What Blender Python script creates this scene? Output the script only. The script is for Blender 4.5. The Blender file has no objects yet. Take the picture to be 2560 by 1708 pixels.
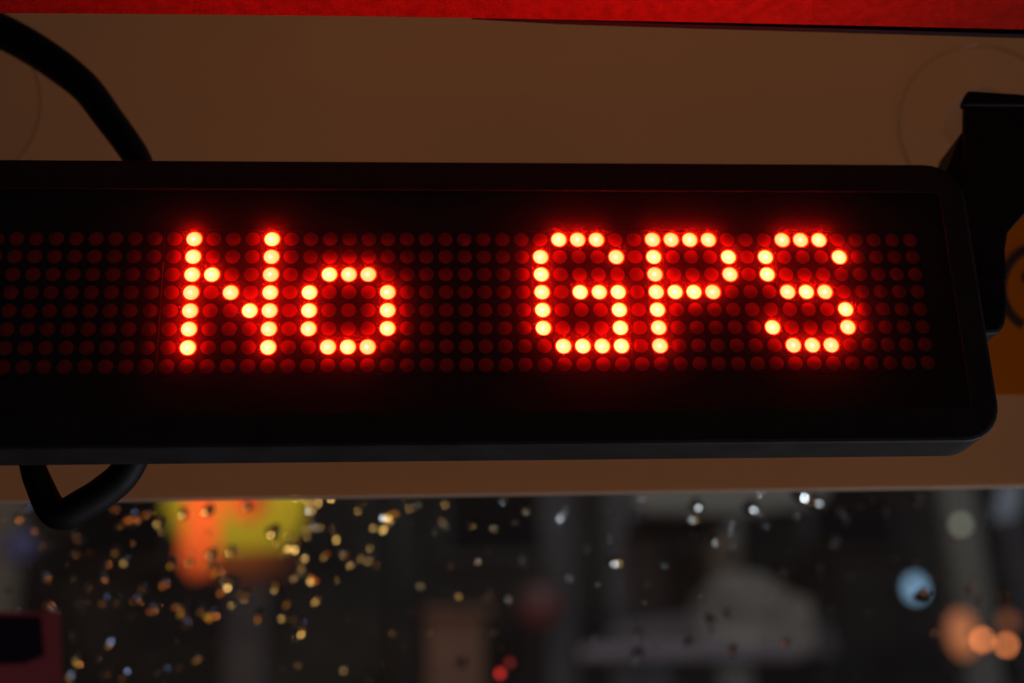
import bpy, bmesh, math, random
from mathutils import Vector, Matrix, Quaternion
random.seed(7)
S = bpy.context.scene
COL = S.collection
rad = math.radians

# ------------------------------------------------------------------ camera
YAW, PITCH, ROLL = -0.0750377, 0.3561879, 0.0300093
CAM = Vector((-0.0535389, -0.4944324, -0.2015305))
FPX = 3387.67                                   # focal length in photo pixels (2560 wide)
def cam_matrix():
    ca, sa = math.cos(YAW), math.sin(YAW); cb, sb = math.cos(PITCH), math.sin(PITCH); cc, sc = math.cos(ROLL), math.sin(ROLL)
    yaw = Matrix(((ca, -sa, 0), (sa, ca, 0), (0, 0, 1)))
    pit = Matrix(((1, 0, 0), (0, cb, -sb), (0, sb, cb)))
    rol = Matrix(((cc, 0, sc), (0, 1, 0), (-sc, 0, cc)))
    return yaw @ pit @ rol                       # columns: right, forward, up
RM = cam_matrix()
right, fwd, up = RM.col[0], RM.col[1], RM.col[2]
cd = bpy.data.cameras.new("camera"); cam = bpy.data.objects.new("camera", cd); COL.objects.link(cam)
m = Matrix.Identity(4)
for i in range(3):
    m[i][0], m[i][1], m[i][2], m[i][3] = right[i], up[i], -fwd[i], CAM[i]
cam.matrix_world = m
cd.sensor_width = 36.0; cd.lens = 36.0 * FPX / 2560.0
cd.clip_start = 0.01; cd.clip_end = 300
cd.dof.use_dof = True; cd.dof.focus_distance = 0.53; cd.dof.aperture_fstop = 4.3
S.camera = cam

# ------------------------------------------------------------------ world, exposure
W = bpy.data.worlds.new("World"); S.world = W; W.use_nodes = True
bg = W.node_tree.nodes["Background"]; bg.inputs[0].default_value = (0.0120, 0.0121, 0.0130, 1); bg.inputs[1].default_value = 1.0
S.view_settings.view_transform = 'Standard'; S.view_settings.look = 'None'
S.view_settings.exposure = 0; S.view_settings.gamma = 1
S.cycles.use_denoising = True
S.cycles.max_bounces = 10; S.cycles.transparent_max_bounces = 16
S.cycles.caustics_refractive = True; S.cycles.caustics_reflective = False
S.cycles.sample_clamp_indirect = 6.0

# ------------------------------------------------------------------ lamps
def lamp(name, kind, loc, color, power, target=None, size=0.3, size_y=None):
    d = bpy.data.lights.new(name, kind); o = bpy.data.objects.new(name, d); COL.objects.link(o)
    d.color = color; d.energy = power; o.location = loc
    if kind == 'AREA':
        d.shape = 'RECTANGLE'; d.size = size; d.size_y = size_y or size
    else:
        d.shadow_soft_size = size
    if target is not None:
        o.rotation_euler = (Vector(target) - Vector(loc)).to_track_quat('-Z', 'Y').to_euler()
    return o
# sodium street light falling steeply on the front of the bus: it shines through the brown blind
sod = lamp("sodium_street_light", 'SPOT', (0.10, 1.05, 0.95), (1.0, 0.345, 0.060), 7.6, (0.035, 0.12, 0.03), 0.06)
sod.data.spot_size = rad(38); sod.data.spot_blend = 1.0
# weak warm fill added behind the camera for the black sign front
lamp("front_fill", 'AREA', (0.12, -2.1, -0.25), (1.0, 0.60, 0.45), 0.09, (0.05, 0.1, 0.05), 2.4, 1.0)
# pale fill added low at the right to lift the sign's underside
lamp("underside_fill", 'AREA', (0.75, 0.03, -0.75), (0.95, 0.92, 1.0), 3.2, (0.12, 0, -0.05), 0.3, 0.3)
# street lighting on the fronts across the road
lamp("road_light", 'AREA', (1.5, 5.0, 6.5), (0.90, 0.96, 1.0), 42, (0.5, 9.5, 2.0), 1.2, 1.2)

# ------------------------------------------------------------------ helpers
def ray(u, v):
    return (right * ((u - 1280) / FPX) + fwd + up * ((854 - v) / FPX))
def at(u, v, y):
    """point on the vertical plane y that photo pixel (u, v) looks at"""
    d = ray(u, v); return CAM + d * ((y - CAM.y) / d.y)
SL = 0.20                                        # backward lean of the board and windscreen
PANEL_Y, GLASS_Y = 0.120, 0.303                  # y + SL*z of the board face / of the inner glass face
def lean(u, v, c):
    d = ray(u, v); t = (c - CAM.y - SL * CAM.z) / (d.y + SL * d.z); return CAM + d * t
PN = Vector((0, 1, SL)).normalized()             # outward normal of board and glass
PU = Vector((0, -SL, 1)).normalized()            # 'up' in their plane
def link(name, me, parent=None, mat=None, loc=None):
    o = bpy.data.objects.new(name, me); COL.objects.link(o)
    if mat is not None and me is not None and not me.materials: me.materials.append(mat)
    if loc is not None: o.location = loc
    if parent is not None: o.parent = parent
    return o
def empty(name, loc=(0, 0, 0)):
    o = bpy.data.objects.new(name, None); COL.objects.link(o); o.location = loc; o.empty_display_size = 0.01; return o
def tag(o, label=None, cat=None, group=None, kind=None):
    if label: o["label"] = label
    if cat: o["category"] = cat
    if group: o["group"] = group
    if kind: o["kind"] = kind
    return o
def finish(bm, name, smooth=False):
    bmesh.ops.recalc_face_normals(bm, faces=bm.faces[:])
    me = bpy.data.meshes.new(name); bm.to_mesh(me); bm.free()
    if smooth:
        for p in me.polygons: p.use_smooth = True
    return me
def box_bm(bm, c, s, bev=0.0, M=None):
    g = bmesh.ops.create_cube(bm, size=1.0)
    vs = g["verts"]
    for v in vs: v.co = Vector((v.co.x * s[0], v.co.y * s[1], v.co.z * s[2])) + Vector(c)
    if bev > 0:
        es = list({e for v in vs for e in v.link_edges})
        r = bmesh.ops.bevel(bm, geom=es, offset=bev, segments=2, affect='EDGES', profile=0.5)
        vs = list({v for f in r["faces"] for v in f.verts} | {v for v in vs if v.is_valid})
    if M is not None:
        for v in vs: v.co = M @ v.co
    return vs
def box(name, c, s, mat, parent=None, bev=0.0, loc=None):
    bm = bmesh.new(); box_bm(bm, c, s, bev); return link(name, finish(bm, name), parent, mat, loc)
def prism(name, pts0, pts1, mat, parent=None, bev=0.0, smooth=False):
    """solid between two matching outlines of 3-D points"""
    bm = bmesh.new(); n = len(pts0)
    a = [bm.verts.new(p) for p in pts0]; b = [bm.verts.new(p) for p in pts1]
    bm.faces.new(a); bm.faces.new(b[::-1])
    for i in range(n): bm.faces.new((a[i], b[i], b[(i + 1) % n], a[(i + 1) % n]))
    bmesh.ops.recalc_face_normals(bm, faces=bm.faces[:])
    if bev > 0: bmesh.ops.bevel(bm, geom=bm.edges[:], offset=bev, segments=2, affect='EDGES', profile=0.5)
    return link(name, finish(bm, name, smooth), parent, mat)
def lathe_mesh(name, prof, axis=Vector((0, 0, 1)), seg=32, smooth=True, origin=Vector((0, 0, 0))):
    """prof: list of (radius, height along axis)"""
    q = Vector((0, 0, 1)).rotation_difference(axis); bm = bmesh.new(); rings = []
    for r, h in prof:
        if r < 1e-7: rings.append([bm.verts.new(origin + q @ Vector((0, 0, h)))])
        else: rings.append([bm.verts.new(origin + q @ Vector((r * math.cos(2 * math.pi * k / seg), r * math.sin(2 * math.pi * k / seg), h))) for k in range(seg)])
    for A, B in zip(rings, rings[1:]):
        for k in range(seg):
            k2 = (k + 1) % seg
            if len(A) == 1 and len(B) == 1: continue
            if len(A) == 1: bm.faces.new((A[0], B[k], B[k2]))
            elif len(B) == 1: bm.faces.new((A[k], A[k2], B[0]))
            else: bm.faces.new((A[k], A[k2], B[k2], B[k]))
    return finish(bm, name, smooth)
def tube_mesh(name, pts, radii, seg=20, sub=6, caps=True):
    P = []
    n = len(pts)
    for i in range(n - 1):
        p0, p1, p2, p3 = pts[max(i - 1, 0)], pts[i], pts[i + 1], pts[min(i + 2, n - 1)]
        for k in range(sub):
            t = k / sub
            P.append((0.5 * ((2 * p1) + (p2 - p0) * t + (2 * p0 - 5 * p1 + 4 * p2 - p3) * t * t + (3 * p1 - p0 - 3 * p2 + p3) * t ** 3), radii[i] * (1 - t) + radii[i + 1] * t))
    P.append((pts[-1], radii[-1]))
    bm = bmesh.new(); rings = []; ref = Vector((0, 1, 0))
    for i, (p, r) in enumerate(P):
        d = (P[min(i + 1, len(P) - 1)][0] - P[max(i - 1, 0)][0]).normalized()
        x = ref - d * ref.dot(d); x.normalize(); y = d.cross(x); ref = x
        rings.append([bm.verts.new(p + (x * math.cos(a) + y * math.sin(a)) * r) for a in [2 * math.pi * k / seg for k in range(seg)]])
    for A, B in zip(rings, rings[1:]):
        for k in range(seg): bm.faces.new((A[k], A[(k + 1) % seg], B[(k + 1) % seg], B[k]))
    if caps: bm.faces.new(rings[0][::-1]); bm.faces.new(rings[-1])
    return finish(bm, name, True)

# ------------------------------------------------------------------ materials
def mat(name):
    m = bpy.data.materials.new(name); m.use_nodes = True; nt = m.node_tree
    for n in list(nt.nodes): nt.nodes.remove(n)
    return m, nt, nt.nodes.new("ShaderNodeOutputMaterial")
def pbr(name, col, rough=0.5, spec=0.5, noise=0.0, scale=200.0, bump=0.0, bscale=800.0, metal=0.0, col2=None):
    m, nt, out = mat(name); b = nt.nodes.new("ShaderNodeBsdfPrincipled")
    b.inputs["Base Color"].default_value = (*col, 1); b.inputs["Roughness"].default_value = rough
    b.inputs["Specular IOR Level"].default_value = spec; b.inputs["Metallic"].default_value = metal
    nt.links.new(b.outputs[0], out.inputs[0])
    tc = nt.nodes.new("ShaderNodeTexCoord")
    if noise > 0 or col2:
        n = nt.nodes.new("ShaderNodeTexNoise"); n.inputs["Scale"].default_value = scale; n.inputs["Detail"].default_value = 6
        nt.links.new(tc.outputs["Object"], n.inputs["Vector"])
        r = nt.nodes.new("ShaderNodeValToRGB")
        c2 = col2 or tuple(c * (1 - noise) for c in col); c1 = col if col2 else tuple(min(1, c * (1 + noise)) for c in col)
        r.color_ramp.elements[0].position = 0.35; r.color_ramp.elements[1].position = 0.65
        r.color_ramp.elements[0].color = (*c2, 1); r.color_ramp.elements[1].color = (*c1, 1)
        nt.links.new(n.outputs["Fac"], r.inputs[0]); nt.links.new(r.outputs[0], b.inputs["Base Color"])
    if bump > 0:
        n2 = nt.nodes.new("ShaderNodeTexNoise"); n2.inputs["Scale"].default_value = bscale; n2.inputs["Detail"].default_value = 4
        nt.links.new(tc.outputs["Object"], n2.inputs["Vector"])
        bp = nt.nodes.new("ShaderNodeBump"); bp.inputs["Strength"].default_value = bump; bp.inputs["Distance"].default_value = 0.001
        nt.links.new(n2.outputs["Fac"], bp.inputs["Height"]); nt.links.new(bp.outputs[0], b.inputs["Normal"])
    return m
def glow(name, col, strength, base=(0.1, 0.1, 0.1)):
    m, nt, out = mat(name); b = nt.nodes.new("ShaderNodeBsdfPrincipled")
    b.inputs["Base Color"].default_value = (*base, 1); b.inputs["Roughness"].default_value = 0.4
    b.inputs["Emission Color"].default_value = (*col, 1); b.inputs["Emission Strength"].default_value = strength
    nt.links.new(b.outputs[0], out.inputs[0]); return m
def film(name, k, gloss, tint=(1, 1, 1), scol=(1, 1, 1), rough=0.05):
    """clear sheet that scatters a fraction k and mirrors a fraction gloss"""
    m, nt, out = mat(name)
    t = nt.nodes.new("ShaderNodeBsdfTransparent"); t.inputs[0].default_value = (*tint, 1)
    d = nt.nodes.new("ShaderNodeBsdfDiffuse"); d.inputs[0].default_value = (*scol, 1)
    tr = nt.nodes.new("ShaderNodeBsdfTranslucent"); tr.inputs[0].default_value = (*scol, 1)
    m1 = nt.nodes.new("ShaderNodeMixShader"); m1.inputs[0].default_value = 0.5
    nt.links.new(d.outputs[0], m1.inputs[1]); nt.links.new(tr.outputs[0], m1.inputs[2])
    m2 = nt.nodes.new("ShaderNodeMixShader"); m2.inputs[0].default_value = k
    nt.links.new(t.outputs[0], m2.inputs[1]); nt.links.new(m1.outputs[0], m2.inputs[2])
    g = nt.nodes.new("ShaderNodeBsdfGlossy"); g.inputs["Roughness"].default_value = rough
    m3 = nt.nodes.new("ShaderNodeMixShader"); m3.inputs[0].default_value = gloss
    nt.links.new(m2.outputs[0], m3.inputs[1]); nt.links.new(g.outputs[0], m3.inputs[2])
    nt.links.new(m3.outputs[0], out.inputs[0]); return m
M_HOUSE = pbr("black_plastic", (0.030, 0.027, 0.027), 0.6, 0.3, noise=0.2, scale=60, bump=0.15, bscale=2500)
M_FACE = pbr("matrix_face", (0.012, 0.010, 0.010), 0.7, 0.2)
M_SEAM = pbr("led_lit_edge", (0.30, 0.02, 0.015), 0.5, 0.3)
M_CABLE = pbr("cable_rubber", (0.010, 0.010, 0.012), 0.6, 0.3, noise=0.2, scale=80)
M_BRACKET = pbr("bracket_plastic", (0.010, 0.011, 0.011), 0.6, 0.3, noise=0.2, scale=60)
def sheer(name, col, k=0.85, noise=0.04, scale=9.0):
    """sheet that lets light through diffusely (fraction k) and scatters the rest back"""
    m, nt, out = mat(name)
    d = nt.nodes.new("ShaderNodeBsdfDiffuse"); t = nt.nodes.new("ShaderNodeBsdfTranslucent"); mx = nt.nodes.new("ShaderNodeMixShader")
    tc = nt.nodes.new("ShaderNodeTexCoord"); n = nt.nodes.new("ShaderNodeTexNoise"); n.inputs["Scale"].default_value = scale; n.inputs["Detail"].default_value = 5
    r = nt.nodes.new("ShaderNodeValToRGB"); r.color_ramp.elements[0].position = 0.3; r.color_ramp.elements[1].position = 0.7
    r.color_ramp.elements[0].color = (*[c * (1 - noise) for c in col], 1); r.color_ramp.elements[1].color = (*[c * (1 + noise) for c in col], 1)
    nt.links.new(tc.outputs["Object"], n.inputs["Vector"]); nt.links.new(n.outputs["Fac"], r.inputs[0])
    nt.links.new(r.outputs[0], d.inputs[0]); nt.links.new(r.outputs[0], t.inputs[0])
    mx.inputs[0].default_value = k; nt.links.new(d.outputs[0], mx.inputs[1]); nt.links.new(t.outputs[0], mx.inputs[2])
    nt.links.new(mx.outputs[0], out.inputs[0]); return m
M_PANEL = sheer("brown_blind_cloth", (0.50, 0.37, 0.25))
M_HEM = sheer("pale_hem", (0.85, 0.78, 0.70))
M_STICK = sheer("orange_vinyl", (0.74, 0.31, 0.02), 0.85, 0.08, 12)
M_PRINT = pbr("dark_print", (0.05, 0.015, 0.008), 0.6, 0.3)
M_FABRIC = pbr("red_fabric", (0.17, 0.011, 0.005), 0.95, 0.1, noise=0.16, scale=200, bump=0.35, bscale=1200)
M_TRIM = pbr("black_rubber_trim", (0.004, 0.004, 0.006), 0.6, 0.3)
M_CUP = film("clear_vinyl", 0.010, 0.004, (0.985, 0.98, 0.97))
M_CUPRIM = film("clear_vinyl_rim", 0.03, 0.02, (0.62, 0.58, 0.55))
M_KNOB = film("frosted_vinyl", 0.06, 0.02, (0.90, 0.89, 0.88), (0.7, 0.72, 0.7), 0.3)
M_DIFF = film("halo_film", 0.010, 0.0, (1, 1, 1), (1, 0.8, 0.8))
M_PANE = film("acrylic_window", 0.0066, 0.015, (0.99, 0.97, 0.97), (1, 0.8, 0.8), 0.15)
M_GLASS = film("windscreen_glass", 0.008, 0.02, (0.96, 0.975, 0.97))

def led_material():
    m, nt, out = mat("lit_led"); e = nt.nodes.new("ShaderNodeEmission")
    tc = nt.nodes.new("ShaderNodeTexCoord"); mp = nt.nodes.new("ShaderNodeMapping")
    mp.inputs["Location"].default_value = (0.0004, 0, 0.0003); mp.inputs["Scale"].default_value = (1, 0, 1)
    ln = nt.nodes.new("ShaderNodeVectorMath"); ln.operation = 'LENGTH'
    nt.links.new(tc.outputs["Object"], mp.inputs[0]); nt.links.new(mp.outputs[0], ln.inputs[0])
    mr = nt.nodes.new("ShaderNodeMapRange"); mr.inputs["From Max"].default_value = 0.0031
    nt.links.new(ln.outputs["Value"], mr.inputs["Value"])
    cr = nt.nodes.new("ShaderNodeValToRGB"); el = cr.color_ramp.elements
    el[0].position = 0.0; el[0].color = (1, 0.0080, 0.0062, 1)
    el[1].position = 1.0; el[1].color = (1, 0.0030, 0.0003, 1)
    for p, c in ((0.16, (1, 0.0072, 0.0050, 1)), (0.34, (1, 0.0056, 0.0020, 1)), (0.80, (1, 0.0050, 0.0014, 1)), (0.93, (1, 0.0046, 0.0010, 1))):
        x = el.new(p); x.color = c
    nt.links.new(mr.outputs[0], cr.inputs[0]); nt.links.new(cr.outputs[0], e.inputs[0])
    oi = nt.nodes.new("ShaderNodeObjectInfo"); mv = nt.nodes.new("ShaderNodeMapRange")
    mv.inputs["To Min"].default_value = 165.0; mv.inputs["To Max"].default_value = 225.0
    nt.links.new(oi.outputs["Random"], mv.inputs["Value"]); nt.links.new(mv.outputs[0], e.inputs[1])
    nt.links.new(e.outputs[0], out.inputs[0]); return m
M_LIT = led_material()
M_OFF = pbr("unlit_led", (0.50, 0.022, 0.012), 0.45, 0.2)
_b = M_OFF.node_tree.nodes["Principled BSDF"]; _b.inputs["Subsurface Weight"].default_value = 1.0
_b.inputs["Subsurface Radius"].default_value = (1.0, 0.3, 0.2); _b.inputs["Subsurface Scale"].default_value = 0.004

# ------------------------------------------------------------------ LED sign
PITCH_MM = 0.00762
def rrect(x0, x1, z0, z1, r, y, seg=7):
    pts = []
    for cx, cz, a0 in ((x1 - r, z1 - r, 0), (x0 + r, z1 - r, 90), (x0 + r, z0 + r, 180), (x1 - r, z0 + r, 270)):
        for k in range(seg + 1):
            a = rad(a0 + 90 * k / seg); pts.append((cx + r * math.cos(a), y, cz + r * math.sin(a)))
    return pts
sign = tag(empty("led_sign"), "black LED dot matrix sign lit up with the red words No GPS", "LED sign")
X0, X1, Z0, Z1 = -0.296, 0.1732, -0.0602, 0.0600
def housing():
    bm = bmesh.new()
    def loop(p): return [bm.verts.new(q) for q in p]
    r = 0.0155
    rings = [rrect(X0 + .006, X1 - .006, -.0530, .0530, .003, .0045),
             rrect(X0 + .006, X1 - .006, -.0530, .0530, .003, -.0034),
             rrect(X0 + .011, X1 - .011, -.0468, .0468, .003, -.0034),
             rrect(X0 + .011, X1 - .011, -.0468, .0468, .003, -.0036),
             rrect(X0 + .0016, X1 - .0016, Z0 + .0016, Z1 - .0016, r - .0016, -.0036),
             rrect(X0 + .0005, X1 - .0005, Z0 + .0005, Z1 - .0005, r - .0005, -.0033),
             rrect(X0, X1, Z0, Z1, r, -.0024),
             rrect(X0, X1, Z0, Z1, r, .0175),
             rrect(X0 + .002, X1 - .002, Z0 + .002, Z1 - .002, r - .002, .0195)]
    L = [loop(p) for p in rings]; n = len(L[0])
    for A, B in zip(L, L[1:]):
        for k in range(n): bm.faces.new((A[k], A[(k + 1) % n], B[(k + 1) % n], B[k]))
    bm.faces.new(L[0]); bm.faces.new(L[-1][::-1])
    return finish(bm, "housing")
link("housing", housing(), sign, M_HOUSE)
box("window_pane", ((X0 + X1) / 2, -.0037, 0), (X1 - X0 - .0214, .0004, .0942), M_PANE, sign)
for _z in (-.0390, .0390): box("border_mask", ((X0 + X1) / 2, .0028, _z), (X1 - X0 - .0226, .005, .0162), M_FACE, sign)
box("border_mask", (.1572, .0028, 0), (.0093, .005, .0616), M_FACE, sign)
bm = bmesh.new()
vs = [bm.verts.new(p) for p in ((X0 + .012, -.0016, -.046), (X1 - .012, -.0016, -.046), (X1 - .012, -.0016, .046), (X0 + .012, -.0016, .046))]
bm.faces.new(vs); link("halo_film", finish(bm, "halo_film"), sign, M_DIFF)  # thin sheet added to scatter a red halo around the lit dots

def cap_mesh(name, r, h, seg=20, rings=4, deep=0):
    R = (r * r + h * h) / (2 * h); bm = bmesh.new(); prev = None
    top = bm.verts.new((0, -h, 0)); L = []
    for i in range(1, rings + 1):
        a = math.asin(r / R) * i / rings; rr = R * math.sin(a); yy = -(h - R * (1 - math.cos(a)))
        L.append([bm.verts.new((rr * math.cos(2 * math.pi * k / seg), yy, rr * math.sin(2 * math.pi * k / seg))) for k in range(seg)])
    for k in range(seg): bm.faces.new((top, L[0][k], L[0][(k + 1) % seg]))
    for A, B in zip(L, L[1:]):
        for k in range(seg): bm.faces.new((A[k], B[k], B[(k + 1) % seg], A[(k + 1) % seg]))
    if deep > 0:                                  # closed body of the dot, sunk into the block
        T_ = [bm.verts.new((v.co.x, .00003, v.co.z)) for v in L[-1]]; B = [bm.verts.new((v.co.x, deep, v.co.z)) for v in L[-1]]
        for k in range(seg): bm.faces.new((T_[k], B[k], B[(k + 1) % seg], T_[(k + 1) % seg]))
        bm.faces.new(B)
    me = finish(bm, name, True); return me
ME_ON = cap_mesh("lit_led", 0.00305, 0.0008, 24, 4); ME_ON.materials.append(M_LIT)
ME_OFF = cap_mesh("unlit_led", 0.00295, 0.00022, 20, 2, .0035); ME_OFF.materials.append(M_OFF)
FONT = {1: "1111111", 2: "0010000", 3: "0001000", 4: "0000100", 5: "1111111",                       # N
        7: "0001110", 8: "0010001", 9: "0010001", 10: "0010001", 11: "0001110",                     # o
        19: "0111110", 20: "1000001", 21: "1001001", 22: "1001001", 23: "0101111",                  # G
        25: "1111111", 26: "1001000", 27: "1001000", 28: "1001000", 29: "0110000",                  # P
        31: "0110010", 32: "1001001", 33: "1001001", 34: "1001001", 35: "0100110"}                  # S
def led_x(c): return (c - 19.5) * PITCH_MM
def led_z(r): return (3.5 - r) * PITCH_MM
GAPS = {0: 0.0003}
stuff = bmesh.new()
for mod in range(-2, 5):
    c0 = mod * 8
    proud = {-1: 0.00022, 0: 0.0, 1: 0.0001, 2: 0.0, 3: 0.00005}.get(mod, 0.0)
    xa, xb = led_x(c0 - .5) + .00012, led_x(c0 + 7.5) - .00012
    mo = box("led_module", ((xb - xa) / 2, .002 - proud / 2, 0), (xb - xa, .004 + proud, PITCH_MM * 8), M_FACE, sign, .00008, (xa, 0, 0))
    if mod == -1:
        box("lit_module_edge", (xb - xa + .00008, .001, -.006), (.00016, .0026, PITCH_MM * 6), M_SEAM, mo)  # red strip: LED light caught on the block's edge, put into its colour
    for c in range(c0, c0 + 8):
        for r in range(8):
            lit = r < 7 and FONT.get(c, "0000000")[r] == "1"
            loc = (led_x(c) - xa, -proud - 0.00002, led_z(r))
            if 0 <= c <= 36:
                o = link("led", ME_ON if lit else ME_OFF, mo, None, loc)
                if lit: o["label"] = "lit red dot glowing yellow white"
            else:
                t = bmesh.new(); t.from_mesh(ME_OFF)
                for v in t.verts: v.co += Vector(loc) + Vector((xa, 0, 0))
                tm = bpy.data.meshes.new("tmp"); t.to_mesh(tm); t.free(); stuff.from_mesh(tm); bpy.data.meshes.remove(tm)
sm = bpy.data.meshes.new("unlit_leds"); stuff.to_mesh(sm); stuff.free()
for p in sm.polygons: p.use_smooth = True
sm.materials.append(M_OFF)
tag(link("unlit_leds", sm, sign), kind="stuff")

# ------------------------------------------------------------------ board behind the sign, trim above it
bl, br = lean(0, 1253, PANEL_Y), lean(2560, 1213, PANEL_Y)
ex = (br - bl).normalized(); bl = bl - ex * 0.5; br = br + ex * 0.5
tl, tr = bl + PU * 0.42, br + PU * 0.42
blind = tag(empty("window_blind", (bl + br) / 2), "plain brown blind behind the LED sign, its lower edge just above the wet glass", "blind")
wb = blind.location.copy()
bm = bmesh.new(); bm.faces.new([bm.verts.new(p - wb) for p in (bl, br, tr, tl)]); link("cloth", finish(bm, "cloth"), blind, M_PANEL)
h0 = [bl - wb - PU * .0013 - PN * .001, br - wb - PU * .0013 - PN * .001, br - wb - PU * .0001 - PN * .001, bl - wb - PU * .0001 - PN * .001]
prism("hem", h0, [p + PN * .003 for p in h0], M_HEM, blind, 0.0003)

# headlining above, lit by the sign
EDGE = [(-1100, 27), (0, 33), (430, 36), (860, 40.5), (1280, 47), (1700, 55), (2130, 64), (2560, 74), (3700, 103)]
CY = -0.028
ept = [at(u, v, CY) for u, v in EDGE]
cl = tag(empty("overhead_trim", ept[4]), "red fabric trim running along above the LED sign", "trim")
inv = cl.location.copy()
dn = Vector((0, -0.075, 0.012)); NX, NY = 8 * 8, 16
bm = bmesh.new(); grid = []
for j in range(NY + 1):
    row = []
    for i in range(NX + 1):
        k = min(i // 8, 7); p = ept[k].lerp(ept[k + 1], (i - 8 * k) / 8) - inv
        t = (j - 1) / (NY - 1)
        p = p + dn * t if j > 0 else p + Vector((0, .0012, .0012))
        row.append(bm.verts.new(p))
    grid.append(row)
for j in range(NY):
    for i in range(NX): bm.faces.new((grid[j][i], grid[j][i + 1], grid[j + 1][i + 1], grid[j + 1][i]))
r_ = bmesh.ops.extrude_face_region(bm, geom=bm.faces[:])
for g in r_["geom"]:
    if isinstance(g, bmesh.types.BMVert): g.co += Vector((0, 0, .018))
link("fabric_panel", finish(bm, "fabric_panel", False), cl, M_FABRIC)
# rubber edging behind it, dropping a little below it towards the right
EY = CY + .006
lo = [at(u, v, EY) - inv for u, v in [(1180, 38), (1400, 50.5), (1700, 60.5), (2130, 73), (2560, 86), (3700, 122)]]
hi = [p + Vector((0, 0, .006)) for p in lo]
bk_ = Vector((0, .003, 0))
prism("edging_strip", lo + hi[::-1], [p + bk_ for p in lo + hi[::-1]], M_TRIM, cl)

# ------------------------------------------------------------------ suction cups
def suction_cup(u, v, rd, label):
    c = lean(u, v, PANEL_Y - 0.0006)
    t = tag(empty("suction_cup", c), label, "suction cup", "suction cups pressed on the brown blind")
    q = -PN
    link("disc", lathe_mesh("disc", [(0.012, .0016), (rd * .5, .0012), (rd * .85, .0006), (rd, .0002)], q, 48), t, M_CUP)
    link("rim", lathe_mesh("rim", [(rd - .0004, .0000), (rd - .0003, .0008), (rd + .0002, .0009), (rd + .0005, .0003), (rd + .0004, .0000)], q, 64), t, M_CUPRIM)
    link("knob", lathe_mesh("knob", [(.0135, .0010), (.0135, .006), (.0140, .0085), (.0145, .0105), (.0145, .020), (.0115, .0235), (0, .0235)], q, 32), t, M_KNOB, Vector((-.0085, 0, .001)))
    return t
suction_cup(2462, 325, 0.0445, "clear suction cup on the brown blind beside the black bracket")
suction_cup(-128, 262, 0.0430, "clear suction cup on the brown blind beyond the thick black cable")

# ------------------------------------------------------------------ bracket at the right end
bk = tag(empty("mounting_bracket", at(2430, 600, 0.02)), "black plastic bracket clamping the right end of the LED sign", "bracket")
o_ = bk.location.copy()
def pix_prism(name, pts, y0, y1, mat_, bev=0.0008):
    p0 = [at(u, v, y0) - o_ for u, v in pts]; p1 = [p + Vector((0, y1 - y0, 0)) for p in p0]
    return prism(name, p0, p1, mat_, bk, bev)
pix_prism("arm", [(2413, 262), (2640, 266), (2640, 470), (2560, 536), (2520, 582), (2514, 626), (2518, 700), (2462, 760), (2396, 760), (2404, 430), (2411, 363)], 0.004, 0.008, M_BRACKET)
pix_prism("end_cap", [(2420, 226), (2546, 234), (2645, 250), (2645, 264), (2409, 262), (2408, 250)], 0.0025, 0.007, M_BRACKET)
pix_prism("strut", [(2404, 330), (2440, 330), (2440, 520), (2330, 520)], 0.008, 0.034, M_BRACKET)
pix_prism("hook", [(2400, 690), (2516, 690), (2522, 768), (2514, 812), (2500, 831), (2440, 838), (2400, 820)], 0.001, 0.014, M_BRACKET, 0.0015)
link("pivot_stem", lathe_mesh("pivot_stem", [(0, 0), (.0075, 0), (.0075, .045), (0, .045)], Vector((0, 1, 0)), 24), bk, M_BRACKET, at(2490, 330, 0.026) - o_)

# ------------------------------------------------------------------ orange sticker on the board
def board_sheet(name, pts, mat_, c, th, parent, org):
    p0 = [lean(u, v, c) - org for u, v in pts]
    return prism(name, [p - PN * th for p in p0], p0, mat_, parent)
st = tag(empty("sticker", lean(2480, 760, PANEL_Y)), "orange sticker with dark print behind the right-hand bracket", "sticker")
so = st.location.copy()
bm = bmesh.new(); bm.faces.new([bm.verts.new(lean(u, v, PANEL_Y - .0006) - so) for u, v in [(2380, 470), (2760, 470), (2760, 990), (2380, 986)]])
link("backing", finish(bm, "backing"), st, M_STICK)
def arc_pts(cx, cy, r0, r1, a0, a1, n=14):
    a = [rad(a0 + (a1 - a0) * k / n) for k in range(n + 1)]
    return [(cx + r1 * math.cos(t), cy + r1 * math.sin(t)) for t in a] + [(cx + r0 * math.cos(t), cy + r0 * math.sin(t)) for t in a[::-1]]
board_sheet("printed_curve", arc_pts(2612, 720, 96, 120, 120, 300), M_PRINT, PANEL_Y - .0009, .0002, st, so)
board_sheet("printed_dot", arc_pts(2574, 694, 0.5, 20, 0, 359, 20), M_PRINT, PANEL_Y - .0009, .0002, st, so)

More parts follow.
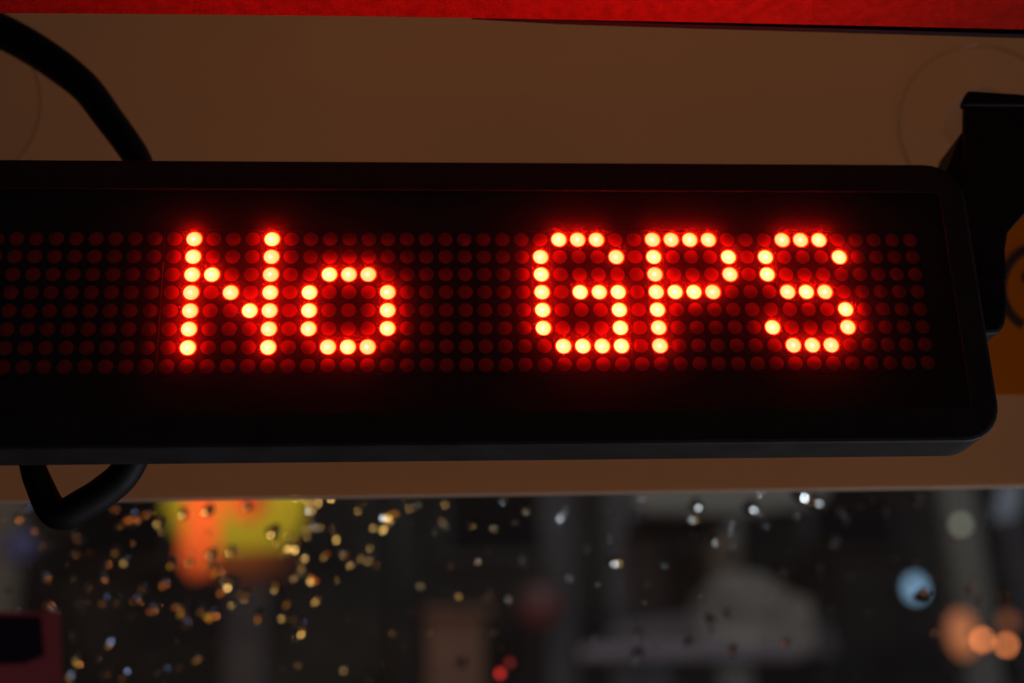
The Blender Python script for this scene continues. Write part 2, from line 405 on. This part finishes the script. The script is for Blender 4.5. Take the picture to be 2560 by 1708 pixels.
# ------------------------------------------------------------------ cable
def cpt(u, v, y=0.046): return at(u, v, y)
path = [cpt(-260, -30, .05), cpt(-120, 20, .05), cpt(0, 77), cpt(77, 118), cpt(153, 169), cpt(218, 224), cpt(272, 296), cpt(317, 357), cpt(348, 410), cpt(395, 540, .04), cpt(420, 700, .036),
        cpt(410, 880, .036), cpt(370, 1050, .040), cpt(318, 1172, .044), cpt(262, 1228, .046), cpt(208, 1262, .046), cpt(160, 1286, .046), cpt(128, 1272, .046), cpt(100, 1216, .045), cpt(82, 1165, .044), cpt(72, 1080, .040), cpt(80, 960, .034), cpt(120, 860, .026)]
rr = [.0080, .0080, .0079, .0077, .0075, .0070, .0066, .0063, .0061] + [.0060] * 3 + [.0062, .0064, .0066, .0066, .0064, .0060, .0055, .0051, .0051, .0051, .0051]
cab = link("power_cable", tube_mesh("power_cable", path, rr, 20, 6), None, M_CABLE)
tag(cab, "thick black cable arching in at the left and looping under the LED sign", "cable")

# ------------------------------------------------------------------ windscreen and what sticks to it
gl = [lean(-1500, 2600, GLASS_Y), lean(4000, 2600, GLASS_Y), lean(4000, 100, GLASS_Y), lean(-1500, 100, GLASS_Y)]
prism("window_glass", gl, [p + PN * .004 for p in gl], M_GLASS)
tag(bpy.data.objects["window_glass"], "rain spotted window glass below the brown blind", "window")

ws = tag(empty("window_sticker", lean(60, 1620, GLASS_Y)), "dark square sticker with a dull pink border in the lower corner of the wet glass", "sticker")
wo = ws.location.copy()
M_PINK = sheer("pink_border", (0.30, 0.085, 0.14), 0.85, 0.1, 30)
M_DARKV = pbr("dark_violet_print", (0.012, 0.004, 0.012), 0.5, 0.3)
bm = bmesh.new(); bm.faces.new([bm.verts.new(lean(u, v, GLASS_Y - .0004) - wo) for u, v in [(-260, 1528), (150, 1530), (158, 1800), (-260, 1800)]])
link("border", finish(bm, "border"), ws, M_PINK)
board_sheet("centre_print", [(-240, 1540), (103, 1540), (112, 1640), (60, 1660), (-240, 1672)], M_DARKV, GLASS_Y - .0008, .0003, ws, wo)

# ------------------------------------------------------------------ raindrops
def drop_material():
    m, nt, out = mat("rain_water"); r = nt.nodes.new("ShaderNodeBsdfRefraction")
    r.inputs["IOR"].default_value = 1.33; r.inputs["Roughness"].default_value = 0.13
    nt.links.new(r.outputs[0], out.inputs[0]); return m
M_WATER = drop_material()
def drop_mesh(seed, skew, low=True):
    """plano-convex drop: local x runs to the right, y up, z out of the glass; skew > 0 makes the right flank steep"""
    rnd = random.Random(seed); bm = bmesh.new(); seg, rings = 20, 8
    h0 = rnd.uniform(.30, .46); a2, a3 = rnd.uniform(-.22, .22), rnd.uniform(-.15, .15); p2, p3 = rnd.uniform(0, 6), rnd.uniform(0, 6)
    kx = skew; ky = -rnd.uniform(.2, .4) if low else rnd.uniform(.55, .7)
    L = []; top = bm.verts.new((0, 0, h0))
    for i in range(1, rings + 1):
        t = i / rings; ring = []
        for k in range(seg):
            a = 2 * math.pi * k / seg
            f = t * (1 + (a2 * math.cos(2 * a + p2) + a3 * math.cos(3 * a + p3)) * t)
            x, y = t * math.cos(a), t * math.sin(a)
            ring.append(bm.verts.new((f * math.cos(a), f * math.sin(a), h0 * (1 - t * t) * (1 + kx * x + ky * y))))
        L.append(ring)
    for k in range(seg): bm.faces.new((top, L[0][k], L[0][(k + 1) % seg]))
    for A, B in zip(L, L[1:]):
        for k in range(seg): bm.faces.new((A[k], B[k], B[(k + 1) % seg], A[(k + 1) % seg]))
    bm.normal_update(); bm.faces.ensure_lookup_table(); me = bpy.data.meshes.new("raindrop")
    if bm.faces[0].normal.z < 0: bmesh.ops.reverse_faces(bm, faces=bm.faces[:])
    bm.to_mesh(me); bm.free()
    for p in me.polygons: p.use_smooth = True
    me.materials.append(M_WATER); return me
DROP_L = [drop_mesh(i, -.65) for i in range(6)]
DROP_R = [drop_mesh(20 + i, .65) for i in range(6)]
DROP_U = [drop_mesh(60 + i, 0.05, False) for i in range(6)]
DROP_N = [drop_mesh(40 + i, 0) for i in range(6)]
D6 = """165,460,y 92,505,b 730,445,o 845,518,O 935,485,p 1037,520,Y 1050,590,s 458,610,p 515,640,y 283,682,Y 330,685,c 462,730,p 752,725,Y 805,785,s
665,800,o 1113,797,Y 1222,783,y 1180,470,Y 1340,450,Y 1590,425,Y 1757,590,y 1490,705,y 1357,732,y 1350,800,o 1395,840,o 1855,610,s 1985,560,o 2072,562,y 2020,450,Y
2165,625,o 1985,620,s 1918,670,y 1855,685,p 1965,755,p 2000,880,Y 1897,888,y 1780,933,Y 1490,915,Y 1440,900,b 1590,997,y 1535,990,o 1425,970,p 1050,925,o 920,960,Y
645,900,o 673,1047,y 750,1047,s 860,1037,o 965,1100,p 1145,1068,o 1187,1088,Y 1350,1127,O 1290,1105,p 1490,1060,p 1665,1130,Y 1842,1050,p 1805,1135,o 2022,1020,o
1928,1210,O 1885,1150,p 1190,1190,p 1265,1412,o 1062,1495,p 692,1317,B 490,1420,b 455,1275,c 697,1497,b 645,1530,c 797,1520,b 443,1530,b 303,1060,b 303,1108,o
550,950,c 470,900,c 1915,1445,p 2190,1475,p 1150,1465,c 840,1140,c 35,970,c 540,1050,p 1940,820,p 2085,735,c 2200,730,c 280,890,p"""
D7 = """112,440,g 312,490,Y 198,558,o 275,555,o 645,520,g 840,552,g 15,730,s 170,775,o 220,797,p 130,750,p 60,800,p 1305,490,g 1425,490,g 1440,545,g
1745,465,g 1770,785,W 1605,705,g 970,710,g 970,990,g 750,1000,g 1440,885,g 1985,920,g 1830,940,g 1090,1060,g 790,1440,d 1940,475,d 1925,1400,d 1935,1260,d 1665,1280,d 18,1480,p"""
D8 = """110,418,w 72,508,W 460,425,W 778,340,W 880,392,W 1040,467,g 1080,518,g 1338,467,g 1535,385,w 230,648,w 1010,655,W 985,672,w 338,735,g 1388,765,g 1517,803,w
915,440,g 1640,885,g 1110,890,g 985,1095,g 1225,1110,g 1885,968,a 1955,1035,a 2145,1040,a 2130,990,a 1565,995,d 695,1315,d 355,1355,d 215,1185,d 70,1315,d 320,1125,d
915,820,g 560,540,g 2180,1450,g 1650,1240,a"""
DWET = "1925,352,w 1965,375,g 2010,350,w 2050,372,g 2095,352,w 1990,405,g 2040,400,w 2130,356,g"
DROPS = []
for txt, ox in ((DWET, 0), (D6, 0), (D7, 850), (D8, 1700)):
    for tkn in txt.split():
        x, y, k = tkn.split(","); DROPS.append((ox + float(x) / 2.579, 1100 + float(y) / 2.579, k))
SIZE = dict(Y=.0036, y=.0029, s=.0021, O=.0033, o=.0027, p=.0020, B=.0031, b=.0025, c=.0019, W=.0038, w=.0033, g=.0019, d=.0034, a=.0027)
NM = dict(Y="big bright yellow raindrop", y="yellow glinting raindrop", s="faint yellow raindrop", O="big bright orange raindrop", o="orange glinting raindrop",
          p="faint orange raindrop", B="big pale blue raindrop", b="bluish glinting raindrop", c="faint bluish raindrop", W="big bright white raindrop",
          w="white glinting raindrop", g="faint grey raindrop", d="dark unlit raindrop",  a="amber glinting raindrop")
def zone(u, v):
    if u < 185 and v > 1500: return "over the pink bordered sticker"
    if u < 330 and v < 1400: return "just below the cable loop"
    if 385 < u < 760 and v < 1420: return "in front of the yellow sign"
    if u < 385: return "above the pink bordered sticker" if v < 1500 else "beside the pink bordered sticker"
    if u < 770: return "below the yellow sign"
    if u < 1000: return "right of the yellow sign"
    if u < 1280: return "over the brown pillar" if v > 1480 else "above the brown pillar"
    if u < 1560: return "between pillar and pale awning"
    if u < 2180: return "over the pale awning" if v > 1430 else "above the pale awning"
    if u < 2360: return "around the round blue light"
    return "around the orange lamps"
ORD = ["leftmost", "second from left", "third from left", "fourth from left", "fifth from left", "sixth from left", "seventh from left", "eighth from left", "ninth from left", "tenth from left"]
NUM = ["", "", "two", "three", "four", "five", "six", "seven", "eight", "nine", "ten", "eleven", "twelve"]
sets = {}
for i, (u, v, k) in enumerate(DROPS): sets.setdefault((k, zone(u, v)), []).append((u, i))
LABEL = {}
for (k, z), L in sets.items():
    L.sort()
    for n, (u, i) in enumerate(L):
        if len(L) == 1: LABEL[i] = f"{NM[k]} on the glass {z}"
        else: LABEL[i] = f"{'rightmost' if n == len(L) - 1 else ORD[n]} of the {NUM[len(L)]} {NM[k]}s {z}"
for i, (u, v, k) in enumerate(DROPS):
    rnd = random.Random(i * 13 + 5)
    pool = DROP_L if k in "Yysa" else DROP_R if k in "OopwWg" else DROP_U if k in "Bbc" else DROP_N
    o = link("raindrop", pool[rnd.randrange(6)], None, None)
    s = SIZE[k] * rnd.uniform(.75, 1.3)
    t = rnd.uniform(-.25, .25); ux = Vector((1, 0, 0)) * math.cos(t) + PU * math.sin(t); uy = PN.cross(ux)
    sx, sy, sz = s, s * rnd.uniform(.85, 1.4), s * rnd.uniform(.8, 1.1) * (0.5 if k in "dc" else .6 if k == 'g' else 1)
    p = lean(u, v, GLASS_Y) + PN * .0042; mm = Matrix.Identity(4)
    for r in range(3): mm[r][0], mm[r][1], mm[r][2], mm[r][3] = ux[r] * sx, uy[r] * sy, PN[r] * sz, p[r]
    o.matrix_world = mm
    tag(o, LABEL[i], "raindrop", "raindrops on the window glass")

# fine specks too many to count, all over the pane
sp = bmesh.new(); rnd = random.Random(41)
for i in range(230):
    u, v = rnd.uniform(-100, 2660), 1225 + 500 * rnd.random() ** 1.2
    p = lean(u, v, GLASS_Y) + PN * .0042; r = rnd.uniform(.0005, .0012); h = r * rnd.uniform(.3, .6); ux = Vector((1, 0, 0))
    top = sp.verts.new(p + PN * h); A = []; B = []
    for k in range(8):
        d = ux * math.cos(k * math.pi / 4) + PU * math.sin(k * math.pi / 4) * 1.15
        A.append(sp.verts.new(p + d * r * .6 + PN * h * .66)); B.append(sp.verts.new(p + d * r))
    for k in range(8):
        sp.faces.new((top, A[k], A[(k + 1) % 8])); sp.faces.new((A[k], B[k], B[(k + 1) % 8], A[(k + 1) % 8]))
sp.normal_update(); sp.faces.ensure_lookup_table()
if sp.faces[0].normal.y < 0: bmesh.ops.reverse_faces(sp, faces=sp.faces[:])
me = bpy.data.meshes.new("rain_specks"); sp.to_mesh(me); sp.free()
for p in me.polygons: p.use_smooth = True
tag(link("rain_specks", me, None, M_WATER), "fine specks of rain scattered over the whole window glass", "rain", None, "stuff")

# ------------------------------------------------------------------ the street outside
GZ = -2.4
M_ASPH = pbr("wet_asphalt", (0.045, 0.045, 0.048), 0.25, 0.5, noise=0.3, scale=3)
M_PAVE = pbr("pavement", (0.16, 0.16, 0.16), 0.5, 0.4, noise=0.2, scale=2)
M_RENDER = pbr("dark_render", (0.085, 0.086, 0.086), 0.8, 0.2, scale=1.3, col2=(0.024, 0.022, 0.026))
M_PALE = pbr("pale_stone", (0.50, 0.52, 0.50), 0.8, 0.2, noise=0.1, scale=2)
M_BROWN = pbr("brown_brick", (0.30, 0.19, 0.145), 0.8, 0.2, noise=0.12, scale=4)
M_DGLASS = pbr("dark_window_glass", (0.012, 0.014, 0.018), 0.1, 0.5)
M_METAL = pbr("grey_metal", (0.06, 0.06, 0.065), 0.4, 0.5)
M_AWN = pbr("pale_canvas", (0.52, 0.54, 0.51), 0.85, 0.2, scale=3.5, col2=(0.22, 0.22, 0.225))
M_LEDGE = pbr("bluish_ledge_paint", (0.46, 0.46, 0.58), 0.7, 0.2, scale=4, col2=(0.26, 0.26, 0.33))
M_MID = pbr("grey_canvas", (0.17, 0.17, 0.20), 0.85, 0.2, noise=0.25, scale=3)
tag(box("road", (0, 3.5, GZ - .05), (60, 7.6, .1), M_ASPH), kind="structure")
tag(box("pavement", (0, 9.0, GZ + .03), (60, 3.4, .26), M_PAVE, bev=.02), kind="structure")
FY = 10.0
bd = tag(empty("building", (0, FY, GZ)), "dark rendered building front across the street beyond the wet glass", "building")
box("wall", (0, .3, 4.5), (40, .5, 9), M_RENDER, bd)
box("cornice", (0, -.04, 6.35), (40, .18, .22), M_PALE, bd, .02)
for x in (-6.6, -4.4, -2.35, .55, 3.4, 5.2):
    f = box("window", (x, .02, 4.9), (.85, .10, 1.25), M_METAL, bd, .01)
    box("pane", (x, -.035, 4.9), (.70, .02, 1.10), M_DGLASS, f)
for x in (-5.5, -3.2, 2.35, 4.3):
    box("pilaster", (x, -.04, 3.6), (.26, .2, 5.2), M_PALE, bd, .02)

for x, w, a in ((-3.75, .5, .30), (-1.35, .32, .16), (1.05, .24, .12), (1.65, .45, .10), (4.75, .22, .14), (5.75, .5, .12)):
    box("shutter", (x, .0, 3.75 + a), (w, .12, 2.3), M_MID, bd, .01)
for x in (-4.05, -.2, 3.05):
    link("downpipe", lathe_mesh("downpipe", [(0, 0), (.06, 0), (.06, 7), (0, 7)], Vector((0, 0, 1)), 12), bd, M_METAL, (x, -.06, .2))
def pix_box(name, u0, v0, u1, v1, y, dy, mat_, parent, org, bev=.01):
    a, b = at(u0, v0, y), at(u1, v1, y)
    c = (a + b) / 2 - org; return box(name, c + Vector((0, dy / 2, 0)), (abs(b.x - a.x), dy, abs(a.z - b.z)), mat_, parent, bev)
# illuminated shop sign, its outward fade painted in for scatter in the wet glass
def glow_fade(name, col, col2, c, r, aspect=1.0):
    m, nt, out = mat(name); e = nt.nodes.new("ShaderNodeEmission"); tc = nt.nodes.new("ShaderNodeTexCoord")
    mp = nt.nodes.new("ShaderNodeMapping"); mp.vector_type = 'TEXTURE'; mp.inputs["Location"].default_value = (c[0], 0, c[1]); mp.inputs["Scale"].default_value = (r, 10, r * aspect)
    ln = nt.nodes.new("ShaderNodeVectorMath"); ln.operation = 'LENGTH'; cr = nt.nodes.new("ShaderNodeValToRGB")
    cr.color_ramp.interpolation = 'EASE'; el = cr.color_ramp.elements; el[0].position = 0.25; el[0].color = (*col, 1); el[1].position = 1.0; el[1].color = (*col2, 1)
    nt.links.new(tc.outputs["Object"], mp.inputs[0]); nt.links.new(mp.outputs[0], ln.inputs[0]); nt.links.new(ln.outputs["Value"], cr.inputs[0])
    nt.links.new(cr.outputs[0], e.inputs[0]); nt.links.new(e.outputs[0], out.inputs[0]); return m
Y1 = 8.0
sg = tag(empty("shop_sign", at(585, 1330, Y1)), "glowing yellow sign with orange shapes beyond the wet glass under the word No", "shop sign"); go = sg.location.copy()
c_ = at(610, 1180, Y1) - go
E_YEL = glow_fade("yellow_lightbox", (0.43, 0.29, 0.016), (0.15, 0.095, 0.004), (c_.x, c_.z), .82)
c_ = at(515, 1190, Y1) - go
E_ORG = glow_fade("orange_light", (1.15, 0.15, 0.025), (0.12, 0.015, 0.005), (c_.x, c_.z), .55, 1.6)
c_ = at(600, 1340, Y1) - go
E_DRED = glow_fade("dull_red_light", (0.20, 0.045, 0.010), (0.035, 0.010, 0.006), (c_.x, c_.z), .42, .75)
def pix_poly(name, pts, y, dy, mat_, parent, org, bev=.01):
    p0 = [at(u, v, y) - org for u, v in pts]; return prism(name, p0, [p + Vector((0, dy, 0)) for p in p0], mat_, parent, bev)
pix_poly("lightbox", [(405, 1140), (755, 1130), (762, 1270), (735, 1350), (640, 1392), (500, 1385), (440, 1340), (410, 1280)], Y1, .12, E_YEL, sg, go)
pix_poly("orange_stroke", [(470, 1150), (560, 1150), (552, 1300), (540, 1425), (480, 1450), (446, 1400), (462, 1300)], Y1 - .03, .02, E_ORG, sg, go, .003)
pix_poly("orange_disc", arc_pts(618, 1250, .5, 52, 0, 359, 20), Y1 - .03, .02, E_ORG, sg, go, 0)
pix_poly("dull_red_foot", [(545, 1378), (735, 1372), (725, 1440), (600, 1470), (520, 1450)], Y1 - .03, .03, E_DRED, sg, go, .003)
box("bracket_bar", (0, .16, .1), (.08, .3, .08), M_METAL, sg, .005)

# brown pillar
pl = tag(empty("pillar", at(1145, 2300, 7.5)), "dim brown brick pillar standing beyond the wet glass", "pillar"); po = pl.location.copy()
pix_box("shaft", 1068, 1535, 1222, 2300, 7.5, .34, M_BROWN, pl, po)
pix_box("cap", 1058, 1518, 1232, 1536, 7.46, .42, M_BROWN, pl, po)

# pale awning with a ledge
aw = tag(empty("awning", at(1890, 1560, 7.8)), "pale canvas awning in the street beyond the wet glass under the word GPS", "awning"); ao = aw.location.copy()
pix_poly("canvas", [(1768, 1470), (1800, 1432), (1900, 1430), (1975, 1480), (2030, 1500), (2046, 1640), (1770, 1640), (1752, 1560)], 7.8, .5, M_AWN, aw, ao, .02)
pix_poly("ledge", [(1450, 1616), (1600, 1604), (1790, 1600), (2010, 1612), (2010, 1650), (1450, 1648)], 7.7, .3, M_LEDGE, aw, ao, .01)
pix_poly("end_canvas", [(2030, 1530), (2078, 1570), (2098, 1640), (2050, 1640)], 7.9, .3, M_MID, aw, ao, .01)
pix_poly("side_canvas", [(1540, 1560), (1765, 1525), (1765, 1596), (1500, 1600)], 7.95, .1, M_MID, aw, ao, .005)

# pale bay of the building high up at the right
by = tag(empty("balcony", at(1820, 1280, 9.3)), "pale grey balcony across the street just below the brown blind", "balcony"); bo = by.location.copy()
pix_poly("parapet", [(1580, 1180), (2080, 1170), (2060, 1255), (1850, 1285), (1600, 1275)], 9.3, .12, M_PALE, by, bo)
pix_box("slab", 1590, 1288, 1840, 1298, 9.25, .7, M_RENDER, by, bo)

# lamps
def ball_lamp(name, u, v, y, rpx, colr, strength, label, cat="lamp", group=None, tall=1.0):
    p = at(u, v, y); r = rpx / FPX * (y - CAM.y)
    t = tag(empty(name, p), label, cat, group)
    link("lens", lathe_mesh("lens", [(0, -r * .9), (r * .6, -r * .75), (r, -r * .2), (r, r * .1)], Vector((0, 1, 0)), 24), t, glow(name + "_glow", colr, strength))
    link("shell", lathe_mesh("shell", [(r, r * .1), (r * 1.25, r * .1), (r * 1.25, r * .5), (r * .6, r * 1.2), (0, r * 1.3)], Vector((0, 1, 0)), 24), t, M_METAL)
    box("arm", (0, r * 1.2 + .15, 0), (r * .3, .3, r * .3), M_METAL, t)
    t.scale.z = tall
    return t
ball_lamp("round_lamp", 2288, 1471, 9.0, 22, (0.235, 0.42, 0.62), 1.3, "round pale blue light beyond the glass, left of the orange lamps", "lamp", None, 1.3)
ball_lamp("street_lamp", 2402, 1312, 9.2, 11, (0.085, 0.085, 0.065), 9.0, "dim grey lamp disc just above the blue light and orange lamps")
ball_lamp("indicator_lamp", 2455, 1600, 9.0, 9, (0.62, 0.165, 0.05), 12.0, "sharp orange lamp disc, first of the two lowest at the right", "lamp", "orange lamps across the street")
ball_lamp("indicator_lamp", 2516, 1613, 9.0, 9, (0.60, 0.165, 0.05), 10.0, "sharp orange lamp disc at the far right, lowest of the orange lamps", "lamp", "orange lamps across the street")
ball_lamp("indicator_lamp", 2406, 1585, 8.2, 36, (0.34, 0.105, 0.040), 1.3, "largest and blurriest of the orange lamps, beside the two sharp discs", "lamp", "orange lamps across the street", 1.6)
ball_lamp("indicator_lamp", 2520, 1555, 8.2, 18, (0.15, 0.045, 0.018), 2.0, "dim brownish lamp above the lowest orange disc", "lamp", "orange lamps across the street")
ball_lamp("red_glint", 1250, 1684, 0.55, 8, (0.60, 0.02, 0.012), 2.2, "small bright red raindrop glint near the brown pillar, lower of the pair", "lamp", "small red raindrop glints")  # red glints in raindrops, imitated by two tiny glowing bodies near the glass
ball_lamp("red_glint", 1274, 1657, 0.55, 7, (0.30, 0.012, 0.010), 1.3, "small dim red raindrop glint near the brown pillar, upper of the pair", "lamp", "small red raindrop glints")
ball_lamp("traffic_light", 1352, 1515, 9.0, 52, (0.032, 0.0045, 0.006), 0.8, "large faint dark red light right of the brown pillar", "traffic light")
ball_lamp("window_light", 52, 1362, 9.0, 34, (0.020, 0.020, 0.055), 1.0, "faint violet blue light beyond the glass under the cable loop", "lamp")
tb = tag(empty("reflection_streak", at(2520, 1260, 9.0)), "slanted pale blue tube of reflected window light at the right under the brown blind", "lamp"); to = tb.location.copy()  # reflection of a lit window, built as a glowing strip
pix_poly("tube", [(2512, 1200), (2562, 1200), (2540, 1290), (2496, 1296)], 9.0, .1, glow("tube_glow", (0.075, 0.085, 0.105), 1.0), tb, to, .01)
pix_poly("streak_end", [(2508, 1180), (2570, 1180), (2562, 1200), (2512, 1200)], 8.98, .14, M_METAL, tb, to, .005)

# unseen lanterns added around the view to make the raindrops glint
def lantern(az, el, dist, r, colr, power, label):
    d = Vector((math.sin(rad(az)) * math.cos(rad(el)), math.cos(rad(az)) * math.cos(rad(el)), math.sin(rad(el))))
    p = CAM + d * dist; t = tag(empty("glint_lantern", p), label, "lantern", "unseen lanterns added to make the raindrops glint")
    link("globe", lathe_mesh("globe", [(0, -r), (r * .7, -r * .7), (r, 0), (r * .7, r * .7), (0, r)], Vector((0, 0, 1)), 20), t, glow("lantern_glow", colr, power))
    link("hood", lathe_mesh("hood", [(0, r * 1.5), (r * .8, r * 1.3), (r * 1.2, r * .95), (r * 1.1, r * .9), (0, r * 1.05)], Vector((0, 0, 1)), 20), t, M_METAL)
    box("span_wire", (0, 0, r * 1.5), (30, .012, .012), M_METAL, t)
lantern(-4, 19, 5.5, .17, (1.0, 0.58, 0.15), 10.5, "unseen yellow lantern added for drop glints, hidden behind the brown blind near the middle")
lantern(-33, 15, 5.5, .17, (1.0, 0.27, 0.05), 44, "unseen orange lantern added for drop glints beyond the left edge of the window")
lantern(12, 20, 6.0, .15, (0.85, 0.93, 1.0), 24, "unseen white lantern added for drop glints, hidden behind the brown blind at the right")
lantern(-20, -3, 5.0, .16, (0.42, 0.55, 1.0), 5, "unseen added bluish glint lamp below the lower edge of the view at the left")
lantern(47, 13, 5.5, .20, (1.0, 0.36, 0.10), 14, "unseen amber lantern added for drop glints beyond the right edge of the window")
